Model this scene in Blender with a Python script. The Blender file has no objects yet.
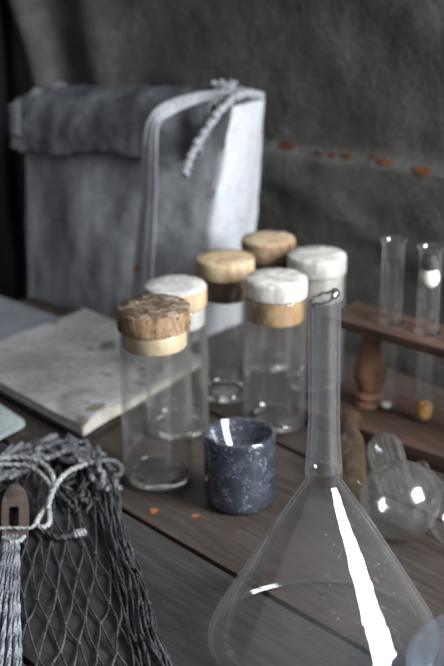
import bpy, bmesh, math, random
from mathutils import Vector, Matrix
from mathutils import noise as mnoise
random.seed(7)
S = bpy.context.scene
COL = S.collection
PI = math.pi

# ------------------------------------------------------------------ camera
F, PITCH, H = 1493.0, math.radians(20.5), 0.45
cam = bpy.data.objects.new('camera', bpy.data.cameras.new('camera'))
COL.objects.link(cam)
cam.location = (0, 0, H)
cam.rotation_euler = (math.radians(90 - 20.5), 0, 0)
cam.data.sensor_fit = 'VERTICAL'
cam.data.sensor_height = 22.3
cam.data.lens = 50.0
cam.data.clip_start = 0.01
cam.data.dof.use_dof = True
cam.data.dof.focus_distance = 0.84
cam.data.dof.aperture_fstop = 5.0
S.camera = cam

# ------------------------------------------------------------------ world and light
w = bpy.data.worlds.new('world'); S.world = w; w.use_nodes = True
wn = w.node_tree; wn.nodes.clear()
wo = wn.nodes.new('ShaderNodeOutputWorld'); wb = wn.nodes.new('ShaderNodeBackground')
wt = wn.nodes.new('ShaderNodeTexCoord'); ws = wn.nodes.new('ShaderNodeSeparateXYZ')
wr = wn.nodes.new('ShaderNodeValToRGB')
wn.links.new(wt.outputs['Generated'], ws.inputs[0]); wn.links.new(ws.outputs['Z'], wr.inputs[0])
wr.color_ramp.elements[0].position = 0.0; wr.color_ramp.elements[0].color = (.09, .087, .085, 1)
wr.color_ramp.elements[1].position = 0.75; wr.color_ramp.elements[1].color = (.54, .56, .60, 1)
wn.links.new(wr.outputs[0], wb.inputs[0]); wb.inputs[1].default_value = 0.95
wn.links.new(wb.outputs[0], wo.inputs[0])

def area(name, loc, target, sx, sy, power, col):
    l = bpy.data.lights.new(name, 'AREA'); l.shape = 'RECTANGLE'; l.size = sx; l.size_y = sy
    l.energy = power; l.color = col
    o = bpy.data.objects.new(name, l); COL.objects.link(o); o.location = loc
    o.rotation_euler = (Vector(target) - Vector(loc)).to_track_quat('-Z', 'Y').to_euler()
    return o
area('window_daylight', (0.90, 0.30, 0.58), (0.02, 0.98, 0.05), .50, .62, 44.0, (.95, .975, 1.0))

vs = S.view_settings
vs.view_transform = 'Standard'; vs.look = 'None'; vs.exposure = 0.0; vs.gamma = 1.0; vs.use_curve_mapping = False
S.cycles.use_denoising = True
S.cycles.transparent_max_bounces = 40
S.cycles.max_bounces = 10
S.cycles.glossy_bounces = 6
S.cycles.transmission_bounces = 10
S.cycles.caustics_reflective = False
S.cycles.caustics_refractive = False
S.cycles.sample_clamp_indirect = 4.0

# ------------------------------------------------------------------ helpers
def at(px, py, z=0.0):
    """point at height z above the table seen at this place of the photograph"""
    u = (px - 222) / F; v = (333 - py) / F
    d = (u, math.cos(PITCH) + v * math.sin(PITCH), -math.sin(PITCH) + v * math.cos(PITCH))
    t = (z - H) / d[2]
    return Vector((d[0] * t, d[1] * t, z))
def height(P, py):
    v = (333 - py) / F
    return H + P[1] * (-math.sin(PITCH) + v * math.cos(PITCH)) / (math.cos(PITCH) + v * math.sin(PITCH))
def metres(P, px):
    return px * (P[1] * math.cos(PITCH) + (H - P[2]) * math.sin(PITCH)) / F

D = Vector((.650, -.760, 0)).normalized()      # the boards run this way
N = Vector((.760, .650, 0)).normalized()       # across the boards, towards the back wall

def link_mesh(name, verts, faces, mats, parent=None, smooth=True, sharp=40, mi=None, kind=None):
    me = bpy.data.meshes.new(name)
    me.from_pydata([tuple(v) for v in verts], [], faces)
    if not isinstance(mats, (list, tuple)): mats = [mats]
    for m in mats: me.materials.append(m)
    if mi:
        for p, k in zip(me.polygons, mi): p.material_index = k
    me.polygons.foreach_set('use_smooth', [smooth] * len(me.polygons))
    me.update()
    bm = bmesh.new(); bm.from_mesh(me); bmesh.ops.recalc_face_normals(bm, faces=bm.faces); bm.to_mesh(me); bm.free()
    if smooth and sharp: me.set_sharp_from_angle(angle=math.radians(sharp))
    o = bpy.data.objects.new(name, me); COL.objects.link(o)
    if parent: o.parent = parent
    if kind: o['kind'] = kind
    return o

def thing(name, label, cat, loc=(0, 0, 0), group=None):
    o = bpy.data.objects.new(name, None); COL.objects.link(o); o.location = loc
    o.empty_display_size = .01
    o['label'] = label; o['category'] = cat
    if group: o['group'] = group
    return o
def tag(o, label, cat, group=None):
    o['label'] = label; o['category'] = cat
    if group: o['group'] = group
    return o

def lathe(prof, seg=64, closed=True, wob=0.0, axis=None, origin=(0, 0, 0), jag=None, seed=0):
    """profile of (r, z) turned about z; closed profile loops back on itself"""
    V, Fc = [], []
    n = len(prof)
    for j in range(seg):
        a = 2 * PI * j / seg
        for i, (r, z) in enumerate(prof):
            rr = r
            if wob:
                rr = r * (1 + wob * mnoise.noise(Vector((math.cos(a) * 1.2 + seed, math.sin(a) * 1.2, z * 22))))
            zz = z
            if jag and i in jag: zz = z + jag[i](a)
            V.append(Vector((rr * math.cos(a), rr * math.sin(a), zz)))
    for j in range(seg):
        k = (j + 1) % seg
        for i in range(n if closed else n - 1):
            i2 = (i + 1) % n
            Fc.append((j * n + i, k * n + i, k * n + i2, j * n + i2))
    # drop degenerate quads on the axis
    out = []
    for f in Fc:
        a, b, c, d = f
        if prof[a % n][0] < 1e-9 and prof[d % n][0] < 1e-9: continue
        out.append(f)
    V, out = weld(V, out)
    if axis is not None:
        q = Vector((0, 0, 1)).rotation_difference(Vector(axis).normalized())
        V = [q @ v for v in V]
    o = Vector(origin)
    return [v + o for v in V], out

def weld(V, Fc, eps=1e-7):
    key, idx, nv = {}, [], []
    for v in V:
        k = (round(v[0] / 1e-7), round(v[1] / 1e-7), round(v[2] / 1e-7))
        if k not in key: key[k] = len(nv); nv.append(v)
        idx.append(key[k])
    nf = []
    for f in Fc:
        g = []
        for i in f:
            if idx[i] not in g: g.append(idx[i])
        if len(g) > 2: nf.append(tuple(g))
    return nv, nf

def tube(pts, r, sides=7, cap=True, twist=0.0):
    """rope or rod through pts; r number or list"""
    n = len(pts); V, Fc = [], []
    P = [Vector(p) for p in pts]
    up = None
    for i in range(n):
        t = (P[min(i + 1, n - 1)] - P[max(i - 1, 0)]).normalized()
        if up is None:
            up = t.orthogonal().normalized()
        up = (up - t * up.dot(t)).normalized()
        b = t.cross(up)
        ri = r[i] if isinstance(r, (list, tuple)) else r
        for s in range(sides):
            a = 2 * PI * s / sides + twist * i
            rr = ri * (1.0 if not twist else (1 + .22 * math.cos(3 * 2 * PI * s / sides)))
            V.append(P[i] + up * math.cos(a) * rr + b * math.sin(a) * rr)
    for i in range(n - 1):
        for s in range(sides):
            s2 = (s + 1) % sides
            Fc.append((i * sides + s, i * sides + s2, (i + 1) * sides + s2, (i + 1) * sides + s))
    if cap:
        Fc.append(tuple(range(sides))[::-1]); Fc.append(tuple((n - 1) * sides + s for s in range(sides)))
    return V, Fc

def smooth_path(pts, per=8):
    """Catmull-Rom through the points"""
    P = [Vector(p) for p in pts]; P = [P[0] * 2 - P[1]] + P + [P[-1] * 2 - P[-2]]
    out = []
    for i in range(1, len(P) - 2):
        for k in range(per):
            t = k / per
            a, b, c, d = P[i - 1], P[i], P[i + 1], P[i + 2]
            out.append(.5 * ((2 * b) + (c - a) * t + (2 * a - 5 * b + 4 * c - d) * t * t + (3 * b - a - 3 * c + d) * t ** 3))
    out.append(P[-2])
    return out

class MB:
    def __init__(s): s.V = []; s.F = []; s.M = []
    def add(s, vf, m=0):
        V, Fc = vf; k = len(s.V)
        s.V += [Vector(v) for v in V]; s.F += [tuple(i + k for i in f) for f in Fc]; s.M += [m] * len(Fc)
        return s
    def build(s, name, mats, parent=None, off=None, **kw):
        V = s.V if off is None else [v - Vector(off) for v in s.V]
        return link_mesh(name, V, s.F, mats, parent, mi=s.M, **kw)

def prism(poly, z0, z1, bevel=0.0, seg=2):
    """upright block over a polygon of (x, y), edges bevelled; returns (V, F)"""
    bm = bmesh.new()
    lo = [bm.verts.new((x, y, z0)) for x, y in poly]; hi = [bm.verts.new((x, y, z1)) for x, y in poly]
    bm.faces.new(lo[::-1]); bm.faces.new(hi)
    n = len(poly)
    for i in range(n):
        j = (i + 1) % n
        bm.faces.new((lo[i], lo[j], hi[j], hi[i]))
    if bevel: bmesh.ops.bevel(bm, geom=bm.edges[:], offset=bevel, segments=seg, affect='EDGES', profile=.6)
    bm.verts.index_update()
    V = [v.co.copy() for v in bm.verts]; Fc = [tuple(v.index for v in f.verts) for f in bm.faces]
    bm.free()
    return V, Fc

# ------------------------------------------------------------------ materials
def mat(name):
    m = bpy.data.materials.new(name); m.use_nodes = True
    nt = m.node_tree; nt.nodes.clear()
    return m, nt
def nd(nt, t, **kw):
    n = nt.nodes.new(t)
    for k, v in kw.items():
        if hasattr(n, k): setattr(n, k, v)
        else: n.inputs[k.replace('_', ' ')].default_value = v
    return n
def ramp(nt, src, stops):
    r = nt.nodes.new('ShaderNodeValToRGB'); e = r.color_ramp.elements
    e[0].position, e[0].color = stops[0][0], (*stops[0][1], 1)
    e[1].position, e[1].color = stops[1][0], (*stops[1][1], 1)
    for p, c in stops[2:]:
        x = e.new(p); x.color = (*c, 1)
    nt.links.new(src, r.inputs[0]); return r.outputs[0]
def mix(nt, fac, a, b, mode='MIX'):
    m = nt.nodes.new('ShaderNodeMix'); m.data_type = 'RGBA'; m.blend_type = mode
    for i, v in ((0, fac), (6, a), (7, b)):
        if hasattr(v, 'is_linked') or isinstance(v, bpy.types.NodeSocket): nt.links.new(v, m.inputs[i])
        else: m.inputs[i].default_value = v if i == 0 else (*v, 1)
    return m.outputs[2]
def noise(nt, vec, scale, detail=6, rough=.6, dist=0.0):
    n = nt.nodes.new('ShaderNodeTexNoise'); n.inputs['Scale'].default_value = scale
    n.inputs['Detail'].default_value = detail; n.inputs['Roughness'].default_value = rough
    n.inputs['Distortion'].default_value = dist
    nt.links.new(vec, n.inputs['Vector']); return n.outputs['Fac']
def coords(nt, scale=(1, 1, 1), rot=(0, 0, 0), loc=(0, 0, 0)):
    c = nt.nodes.new('ShaderNodeTexCoord'); mp = nt.nodes.new('ShaderNodeMapping')
    mp.inputs['Scale'].default_value = scale; mp.inputs['Rotation'].default_value = rot; mp.inputs['Location'].default_value = loc
    if any(rot):
        mr = nt.nodes.new('ShaderNodeMapping'); mr.inputs['Rotation'].default_value = rot; mp.inputs['Rotation'].default_value = (0, 0, 0)
        nt.links.new(c.outputs['Object'], mr.inputs[0]); nt.links.new(mr.outputs[0], mp.inputs[0])
    else: nt.links.new(c.outputs['Object'], mp.inputs[0])
    return mp.outputs[0]
def mth(nt, op, a, b=0.0):
    m = nt.nodes.new('ShaderNodeMath'); m.operation = op
    for i, v in enumerate((a, b)):
        if isinstance(v, bpy.types.NodeSocket): nt.links.new(v, m.inputs[i])
        else: m.inputs[i].default_value = v
    return m.outputs[0]
def finish(nt, color, rough, bump=None, bstr=.3, bdist=.001, spec=.3):
    b = nt.nodes.new('ShaderNodeBsdfPrincipled'); o = nt.nodes.new('ShaderNodeOutputMaterial')
    if isinstance(color, bpy.types.NodeSocket): nt.links.new(color, b.inputs['Base Color'])
    else: b.inputs['Base Color'].default_value = (*color, 1)
    if isinstance(rough, bpy.types.NodeSocket): nt.links.new(rough, b.inputs['Roughness'])
    else: b.inputs['Roughness'].default_value = rough
    b.inputs['Specular IOR Level'].default_value = spec
    if bump is not None:
        bp = nt.nodes.new('ShaderNodeBump'); bp.inputs['Strength'].default_value = bstr; bp.inputs['Distance'].default_value = bdist
        nt.links.new(bump, bp.inputs['Height']); nt.links.new(bp.outputs[0], b.inputs['Normal'])
    nt.links.new(b.outputs[0], o.inputs[0]); return b

def m_wood(name, c0, c1, c2, rotz=0.0, grain=1.0, rough=(.45, .7), spots=None, spec=.35):
    m, nt = mat(name)
    v = coords(nt, (7 * grain, 70 * grain, 60 * grain), (0, 0, rotz))
    v2 = coords(nt, (1, 1, 1))
    g = noise(nt, v, 2.6, 9, .70, .15); big = noise(nt, v2, 14, 5, .6)
    c = ramp(nt, g, [(.3, c0), (.72, c2), (.5, c1)])
    c = mix(nt, mth(nt, 'MULTIPLY', big, .8), c, mix(nt, .30, c, (.12, .12, .125)))
    if spots:
        s = noise(nt, v2, 55, 2, .5); c = mix(nt, mth(nt, 'GREATER_THAN', s, spots), c, (.30, .10, .03))
    r = nt.nodes.new('ShaderNodeMapRange'); nt.links.new(g, r.inputs[0]); r.inputs[3].default_value = rough[1]; r.inputs[4].default_value = rough[0]
    finish(nt, c, r.outputs[0], g, .5, .0012, spec)
    return m
ROT = -math.atan2(D.y, D.x)
M = {}
M['table'] = m_wood('weathered_table_boards', (.008, .005, .0035), (.034, .022, .015), (.072, .049, .036), ROT, 1.0, spots=.735)
M['table_grey'] = m_wood('greyer_table_boards', (.007, .006, .0055), (.024, .0205, .0185), (.056, .049, .045), ROT, 1.0, spots=.735)
M['table_dark'] = m_wood('dark_table_wood', (.016, .012, .010), (.04, .03, .026), (.07, .055, .05), 0)
M['rack'] = m_wood('reddish_rack_wood', (.030, .014, .009), (.075, .036, .022), (.15, .08, .052), ROT, 1.3)
M['turned'] = m_wood('turned_warm_wood', (.13, .058, .03), (.25, .12, .068), (.36, .20, .12), 0, 1.0)
M['toggle'] = m_wood('brown_toggle_wood', (.04, .027, .02), (.10, .07, .053), (.16, .115, .09), 0, 2.0)

def m_cloth(name, dark, mid, light, weave=900, sc=12, rust=.70, bstr=.4, stains=True, contrast=(.32, .5, .7), rustcol=(.28, .11, .03), streak=(1, 1, .35)):
    m, nt = mat(name)
    v = coords(nt); vv = coords(nt, streak)
    n1 = noise(nt, vv, sc, 8, .68); n2 = noise(nt, v, sc * 9, 4, .7)
    c = ramp(nt, n1, [(contrast[0], dark), (contrast[2], light), (contrast[1], mid)])
    c = mix(nt, .45, c, mix(nt, n2, dark, light))
    wx = nt.nodes.new('ShaderNodeTexNoise'); wx.inputs['Scale'].default_value = weave; wx.inputs['Detail'].default_value = 2
    nt.links.new(v, wx.inputs['Vector'])
    c = mix(nt, .35, c, mix(nt, wx.outputs['Fac'], (.0, .0, .0), (1, 1, 1)), 'OVERLAY')
    if stains:
        s = noise(nt, v, 26, 3, .55); f = nt.nodes.new('ShaderNodeMapRange')
        nt.links.new(s, f.inputs[0]); f.inputs[1].default_value = rust; f.inputs[2].default_value = rust + .04
        c = mix(nt, f.outputs[0], c, rustcol)
    h = mth(nt, 'ADD', n2, mth(nt, 'MULTIPLY', wx.outputs['Fac'], .5))
    finish(nt, c, .93, h, bstr, .0015, .15)
    return m
M['wall'] = m_cloth('smoky_canvas_wall', (.030, .028, .026), (.082, .078, .073), (.21, .203, .193), 330, 12, .80, 1.0, stains=False, streak=(.9, .9, .9))
M['rust'] = m_cloth('rust_stain', (.06, .022, .012), (.13, .048, .02), (.22, .09, .035), 500, 60, stains=False)
M['dark'] = m_cloth('dark_gap_cloth', (.004, .004, .004), (.008, .008, .008), (.014, .014, .014), 500, 7, stains=False)
M['canvas'] = m_cloth('worn_grey_canvas', (.055, .058, .065), (.22, .23, .25), (.46, .475, .505), 700, 14, .655, .5)
M['canvas_light'] = m_cloth('lit_chalky_canvas', (.20, .21, .23), (.42, .435, .46), (.56, .575, .60), 700, 22, .76, .5)  # chalky wear, plus the light on the right gusset put into the colour
M['canvas_dark'] = m_cloth('shaded_flap_canvas', (.018, .019, .022), (.07, .074, .083), (.27, .285, .31), 700, 18, .78, .5, contrast=(.36, .5, .68))  # darker canvas: shade on the flap is put into its colour
M['parchment'] = m_cloth('stained_parchment', (.15, .135, .125), (.31, .305, .30), (.47, .47, .47), 200, 20, .63, .25, rustcol=(.17, .145, .12), contrast=(.34, .46, .62), streak=(.5, 1, 1))
M['pages'] = m_cloth('old_pages', (.40, .37, .32), (.60, .57, .51), (.74, .71, .65), 300, 60, stains=False)
M['sheet'] = m_cloth('blue_grey_paper', (.11, .12, .135), (.20, .215, .24), (.30, .32, .35), 300, 24, stains=False, bstr=.2)
M['card'] = m_cloth('pale_green_card', (.26, .31, .31), (.36, .41, .41), (.45, .50, .50), 300, 40, stains=False, bstr=.1)
M['page_dark'] = m_cloth('dark_leather', (.02, .018, .017), (.035, .03, .03), (.05, .045, .045), 300, 40, stains=False)

def m_cork(name, c0, c1, c2, sc=110, rough=.9, dark=.60):
    m, nt = mat(name)
    v = coords(nt); v2 = coords(nt, (1, 1, .35))
    a = noise(nt, v2, sc, 7, .65, .4); b = noise(nt, v, sc * 3, 4, .7)
    c = ramp(nt, a, [(.34, c0), (.66, c2), (.5, c1)])
    f = nt.nodes.new('ShaderNodeMapRange'); nt.links.new(b, f.inputs[0]); f.inputs[1].default_value = dark; f.inputs[2].default_value = dark + .08
    c = mix(nt, f.outputs[0], c, (.10, .062, .035))
    finish(nt, c, rough, b, .5, .001, .2); return m
M['cork_brown'] = m_cork('brown_cork', (.10, .062, .036), (.27, .18, .11), (.45, .34, .22), 120, .9, .56)
M['cork_bark'] = m_cork('dark_bark_cork', (.035, .024, .017), (.12, .082, .055), (.38, .33, .26), 150, .9, .54)
M['cork_pale'] = m_cork('pale_cork', (.48, .36, .22), (.62, .50, .34), (.70, .60, .44), 70, .85, .72)
M['cork_tan'] = m_cork('tan_cork', (.30, .21, .12), (.44, .33, .21), (.55, .44, .30), 90, .9, .66)
M['cork_orange'] = m_cork('orange_brown_cork', (.22, .12, .055), (.40, .25, .13), (.52, .37, .22), 90, .85, .64)
M['cork_white'] = m_cork('whitened_cork', (.34, .325, .30), (.53, .515, .48), (.66, .645, .61), 120, .9, .74)
M['cork_grey'] = m_cork('mouldy_grey_cork', (.32, .31, .295), (.48, .47, .45), (.60, .59, .575), 160, .9, .66)
M['cork_red'] = m_cork('dark_red_cork', (.09, .045, .025), (.18, .10, .06), (.28, .17, .10), 90, .8, .7)
M['amber_bit'] = m_cork('orange_resin', (.30, .13, .035), (.52, .27, .08), (.66, .42, .17), 160, .6, .7)
M['cotton'] = m_cork('white_cotton', (.60, .58, .54), (.74, .72, .68), (.82, .80, .76), 250, 1, .8)
M['char'] = m_cork('charred_cotton', (.010, .010, .011), (.03, .03, .032), (.09, .09, .095), 250, 1, .8)

def m_glass(name, tint=(.99, .99, .985), edge=(.50, .50, .49), haze=.018, hazecol=(.70, .69, .66), rough=.03, spots=0.0, hsc=30, f0=.045, streak=(1, 1, .25), fmax=.7, hz_edge=.12, bump=.12):
    """thin-walled old glass: clear, reflecting more at a glancing view, with a dusty film that also paints in bright streaks"""
    m, nt = mat(name); o = nt.nodes.new('ShaderNodeOutputMaterial')
    lw = nt.nodes.new('ShaderNodeLayerWeight'); lw.inputs['Blend'].default_value = .5
    fc = lw.outputs['Facing']
    fr = mth(nt, 'ADD', f0, mth(nt, 'MULTIPLY', mth(nt, 'POWER', fc, 4.5), fmax))
    tr = nt.nodes.new('ShaderNodeBsdfTransparent')
    nt.links.new(mix(nt, mth(nt, 'POWER', fc, 3.5), tint, edge), tr.inputs[0])
    gl = nt.nodes.new('ShaderNodeBsdfAnisotropic') if False else nt.nodes.new('ShaderNodeBsdfGlossy')
    gl.inputs['Roughness'].default_value = rough; gl.inputs['Color'].default_value = (.95, .97, 1, 1)
    v = coords(nt); n0 = noise(nt, v, 60, 2, .5)
    bp = nt.nodes.new('ShaderNodeBump'); bp.inputs['Strength'].default_value = bump; bp.inputs['Distance'].default_value = .002
    nt.links.new(n0, bp.inputs['Height']); nt.links.new(bp.outputs[0], gl.inputs['Normal'])
    m1 = nt.nodes.new('ShaderNodeMixShader'); nt.links.new(fr, m1.inputs[0]); nt.links.new(tr.outputs[0], m1.inputs[1]); nt.links.new(gl.outputs[0], m1.inputs[2])
    df = nt.nodes.new('ShaderNodeBsdfDiffuse'); df.inputs[0].default_value = (*hazecol, 1)
    tl = nt.nodes.new('ShaderNodeBsdfTranslucent'); tl.inputs[0].default_value = (*hazecol, 1)
    m0 = nt.nodes.new('ShaderNodeMixShader'); m0.inputs[0].default_value = .4
    nt.links.new(df.outputs[0], m0.inputs[1]); nt.links.new(tl.outputs[0], m0.inputs[2])
    hz = noise(nt, coords(nt, streak), hsc, 6, .65)  # streaked film: dust, and painted-in bright streaks of the glass
    r = nt.nodes.new('ShaderNodeMapRange'); nt.links.new(hz, r.inputs[0]); r.inputs[1].default_value = .35; r.inputs[2].default_value = .75
    r.inputs[3].default_value = haze * .4; r.inputs[4].default_value = haze * 2.0
    hf = mth(nt, 'ADD', r.outputs[0], mth(nt, 'MULTIPLY', mth(nt, 'POWER', fc, 3.0), hz_edge))
    if spots:
        sp = noise(nt, v, 420, 2, .5); q = nt.nodes.new('ShaderNodeMapRange'); nt.links.new(sp, q.inputs[0])
        q.inputs[1].default_value = .68; q.inputs[2].default_value = .74; q.inputs[4].default_value = spots
        hf = mth(nt, 'ADD', hf, q.outputs[0])
    m2 = nt.nodes.new('ShaderNodeMixShader'); nt.links.new(hf, m2.inputs[0]); nt.links.new(m1.outputs[0], m2.inputs[1]); nt.links.new(m0.outputs[0], m2.inputs[2])
    nt.links.new(m2.outputs[0], o.inputs[0])
    return m
M['glass'] = m_glass('old_clear_glass')
M['glass_funnel'] = m_glass('milky_funnel_glass', bump=.22, rough=.045, haze=.012, hazecol=(.62, .62, .63), spots=.2, hsc=18, hz_edge=.12, f0=.06)
M['glass_stem'] = m_glass('milky_stem_glass', (.93, .94, .95), haze=.035, hazecol=(.64, .65, .66), spots=.25, hsc=120, streak=(1, 1, .02), f0=.07)
M['glass_lip'] = m_glass('dark_broken_lip', (.55, .55, .55), (.08, .08, .085), .05, rough=.12, hsc=300, f0=.06)
M['glass_ball'] = m_glass('dusty_ball_glass', (.96, .96, .95), haze=.02, hazecol=(.60, .60, .58), spots=.3, hsc=45, streak=(1, 1, 1), f0=.055, bump=.5, rough=.15)
M['glass_ribbed'] = m_glass('ribbed_glass', (.92, .93, .93), haze=.07, hazecol=(.55, .54, .52), hsc=80, f0=.08)
M['glass_amber'] = m_glass('yellowed_glass', (.78, .68, .52), (.40, .30, .18), .16, (.40, .33, .23), spots=.3, hsc=60, streak=(1, 1, 1))
M['glass_dish'] = m_glass('blue_grey_glass', (.90, .93, .97), (.60, .66, .74), .02, (.50, .57, .68), hsc=14, f0=.08)

def m_solid_glass(name, col=(1, 1, 1), rough=.0, ior=1.45):
    m, nt = mat(name); o = nt.nodes.new('ShaderNodeOutputMaterial'); g = nt.nodes.new('ShaderNodeBsdfGlass')
    g.inputs['Color'].default_value = (*col, 1); g.inputs['Roughness'].default_value = rough; g.inputs['IOR'].default_value = ior
    nt.links.new(g.outputs[0], o.inputs[0]); return m
M['glass_base'] = m_solid_glass('thick_glass_bottom', (.95, .95, .93), .02)

def m_ink():
    m, nt = mat('seedy_blue_glass'); v = coords(nt)
    cl = noise(nt, v, 110, 6, .7)
    c = ramp(nt, cl, [(.32, (.030, .036, .048)), (.72, (.105, .122, .155)), (.5, (.048, .058, .078))])
    vo = nt.nodes.new('ShaderNodeTexVoronoi'); vo.inputs['Scale'].default_value = 680; nt.links.new(v, vo.inputs['Vector'])
    rn = noise(nt, v, 130, 3, .6)
    sp = mth(nt, 'MULTIPLY', mth(nt, 'LESS_THAN', vo.outputs['Distance'], .30), mth(nt, 'GREATER_THAN', rn, .53))
    c = mix(nt, mth(nt, 'MULTIPLY', sp, .75), c, (.46, .52, .60))
    b = finish(nt, c, .10, rn, .1, .0005, .6)
    b.inputs['Transmission Weight'].default_value = .35; b.inputs['Coat Weight'].default_value = .5; b.inputs['Coat Roughness'].default_value = .05
    return m
M['ink'] = m_ink()

def m_rope(name, c0, c1, sc=600):
    m, nt = mat(name); v = coords(nt); n = noise(nt, v, sc, 3, .6); n2 = noise(nt, v, sc / 8, 3, .6)
    c = mix(nt, mth(nt, 'MULTIPLY', mth(nt, 'ADD', n, n2), .5), c0, c1)
    r = ramp(nt, mth(nt, 'MULTIPLY', mth(nt, 'ADD', n, n2), .5), [(.36, c0), (.64, c1)])
    finish(nt, r, .85, n, .8, .0006, .25); return m
M['cord_dark'] = m_rope('dark_net_cord', (.008, .008, .009), (.085, .088, .095))
M['cord_bundle'] = m_rope('grey_bundle_cord', (.010, .010, .012), (.30, .31, .33))
M['cord_light'] = m_rope('pale_drawstring', (.16, .165, .165), (.44, .455, .46))
M['cord_tassel'] = m_rope('grey_tassel_cord', (.04, .045, .05), (.30, .325, .36))

# ------------------------------------------------------------------ setting
FLOOR_Z = -0.75
WALL = .952
DW = Vector((.719, -.695, 0)); NW = Vector((.695, .719, 0))     # the wall is not quite square to the boards
def wl(t, z, off=0.0): return NW * (WALL - off) + DW * t + Vector((0, 0, z))
# floor
c = Vector((0, .6, 0))
fl = MB().add(prism([(-3, -2.6), (3, -2.6), (3, 3.2), (-3, 3.2)], FLOOR_Z - .05, FLOOR_Z))
fl.build('floor', M['table_dark'], kind='structure', smooth=False)
# back wall: heavy smoked canvas, the lower cloth overlapping the upper one
def crease_z(t): return .143 + (t + .91) * .056 + .003 * mnoise.noise(Vector((t * 9, 0, 1)))
def wall_t(px):
    q = at(px, 150, 0); k = WALL / (q.x * NW.x + q.y * NW.y); return Vector((q.x * k, q.y * k, 0)).dot(DW)
def wall_off(t, z):
    o = .010 * mnoise.noise(Vector((t * 3.0, z * 4.5, 3.1))) + .0035 * mnoise.noise(Vector((t * 14, z * 20, 8.7)))
    crease = crease_z(t)
    d = crease - z
    if d > -.004: o += (.006 * math.exp(-max(d, 0) * 9) + .002) * min(1, (d + .004) / .010)
    o += .022 * math.exp(-((t - T_FOLD + .35 * (z - .25)) / .022) ** 2) + .010 * math.exp(-((t - T_FOLD - .09 + .3 * (z - .25)) / .03) ** 2)
    o += .0012 * mnoise.noise(Vector((t * 40, z * 60, 1.7)))
    # slanted sag folds
    s = z - .30 + .35 * t
    o += .006 * math.exp(-(s / .012) ** 2)
    s = z + .12 + .28 * t
    o += .004 * math.exp(-(s / .007) ** 2) if z < .15 else 0
    s = z - .42 + .25 * t
    o += .005 * math.exp(-(s / .015) ** 2)
    return o
T_FOLD = wall_t(38)
zs = [-.75, -.5, -.25] + [-.10 + k * .01 for k in range(24)] + [.14 + k * .0016 for k in range(11)] + [.162 + k * .012 for k in range(50)]
T0, T1, NT = -1.60, -.35, 300
V, Fc = [], []
for z in zs:
    for k in range(NT + 1):
        t = T0 + (T1 - T0) * k / NT
        V.append(wl(t, z, wall_off(t, z) + (0.0)))
nc = NT + 1
for a in range(len(zs) - 1):
    for k in range(NT): Fc.append((a * nc + k, a * nc + k + 1, (a + 1) * nc + k + 1, (a + 1) * nc + k))
n0 = len(V)
V += [v + NW * .03 for v in V]
Fc += [tuple(i + n0 for i in f)[::-1] for f in Fc[:]]
zc = len(zs)
for k in range(NT):
    Fc.append((k, n0 + k, n0 + k + 1, k + 1)); b = (zc - 1) * nc
    Fc.append((b + k, b + k + 1, n0 + b + k + 1, n0 + b + k))
for a in range(zc - 1):
    Fc.append((a * nc, (a + 1) * nc, n0 + (a + 1) * nc, n0 + a * nc)); e = NT
    Fc.append((a * nc + e, n0 + a * nc + e, n0 + (a + 1) * nc + e, (a + 1) * nc + e))
link_mesh('wall_back', V, Fc, M['wall'], kind='structure', sharp=60)
# rust marks where nails held the overlap
for tn, (px_, s, dz) in enumerate(((286, 1.1, .003), (318, .6, .0), (332, .6, 0), (346, .8, .0), (385, .9, -.001), (424, 1.1, -.003), (372, .5, .002))):
    t = wall_t(px_)
    vv = []; ff = []
    cc = None
    K = 18
    base = len(vv)
    z0 = crease_z(t) + dz
    pts = []
    for ring in (0, .5, 1):
        for j in range(K):
            a = 2 * PI * j / K
            r = ring * s * (1 + .45 * mnoise.noise(Vector((math.cos(a) * 2 + t * 9, math.sin(a) * 2, 0))))
            tt = t + .008 * r * math.cos(a); zz = z0 + .0028 * r * math.sin(a)
            pts.append(wl(tt, zz, wall_off(tt, zz) + .0012 + .0010 * (1 - ring)))
    ff = []
    for ri in (0, 1):
        for j in range(K):
            k = (j + 1) % K
            ff.append((ri * K + j, ri * K + k, (ri + 1) * K + k, (ri + 1) * K + j))
    pts, ff = weld(pts, ff)
    o = link_mesh('trim_%d' % (tn + 1), pts, ff, M['rust'], kind='structure')
# left wall: cloth added at the table's end, coloured near-black for the dark gap
WLT = -1.22
P0 = NW * WALL + DW * WLT
V, Fc = [], []
NS = 60
for zi in range(2):
    z = (FLOOR_Z, .75)[zi]
    for k in range(NS + 1):
        s = k / NS * 1.2
        V.append(P0 - NW * s + DW * (.012 * math.sin(s * 60) + .01 * math.sin(s * 23)) + Vector((0, 0, z)))
for k in range(NS): Fc.append((k, k + 1, NS + 1 + k + 1, NS + 1 + k))
n0 = len(V); V += [v - DW * .012 for v in V]
Fc += [tuple(i + n0 for i in f)[::-1] for f in Fc[:]]
for k in range(NS):
    Fc.append((k, n0 + k, n0 + k + 1, k + 1)); b = NS + 1
    Fc.append((b + k, b + k + 1, n0 + b + k + 1, n0 + b + k))
for k in (0, NS): Fc.append((k, k + NS + 1, n0 + k + NS + 1, n0 + k))
link_mesh('wall_left', V, Fc, M['dark'], kind='structure')

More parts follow.
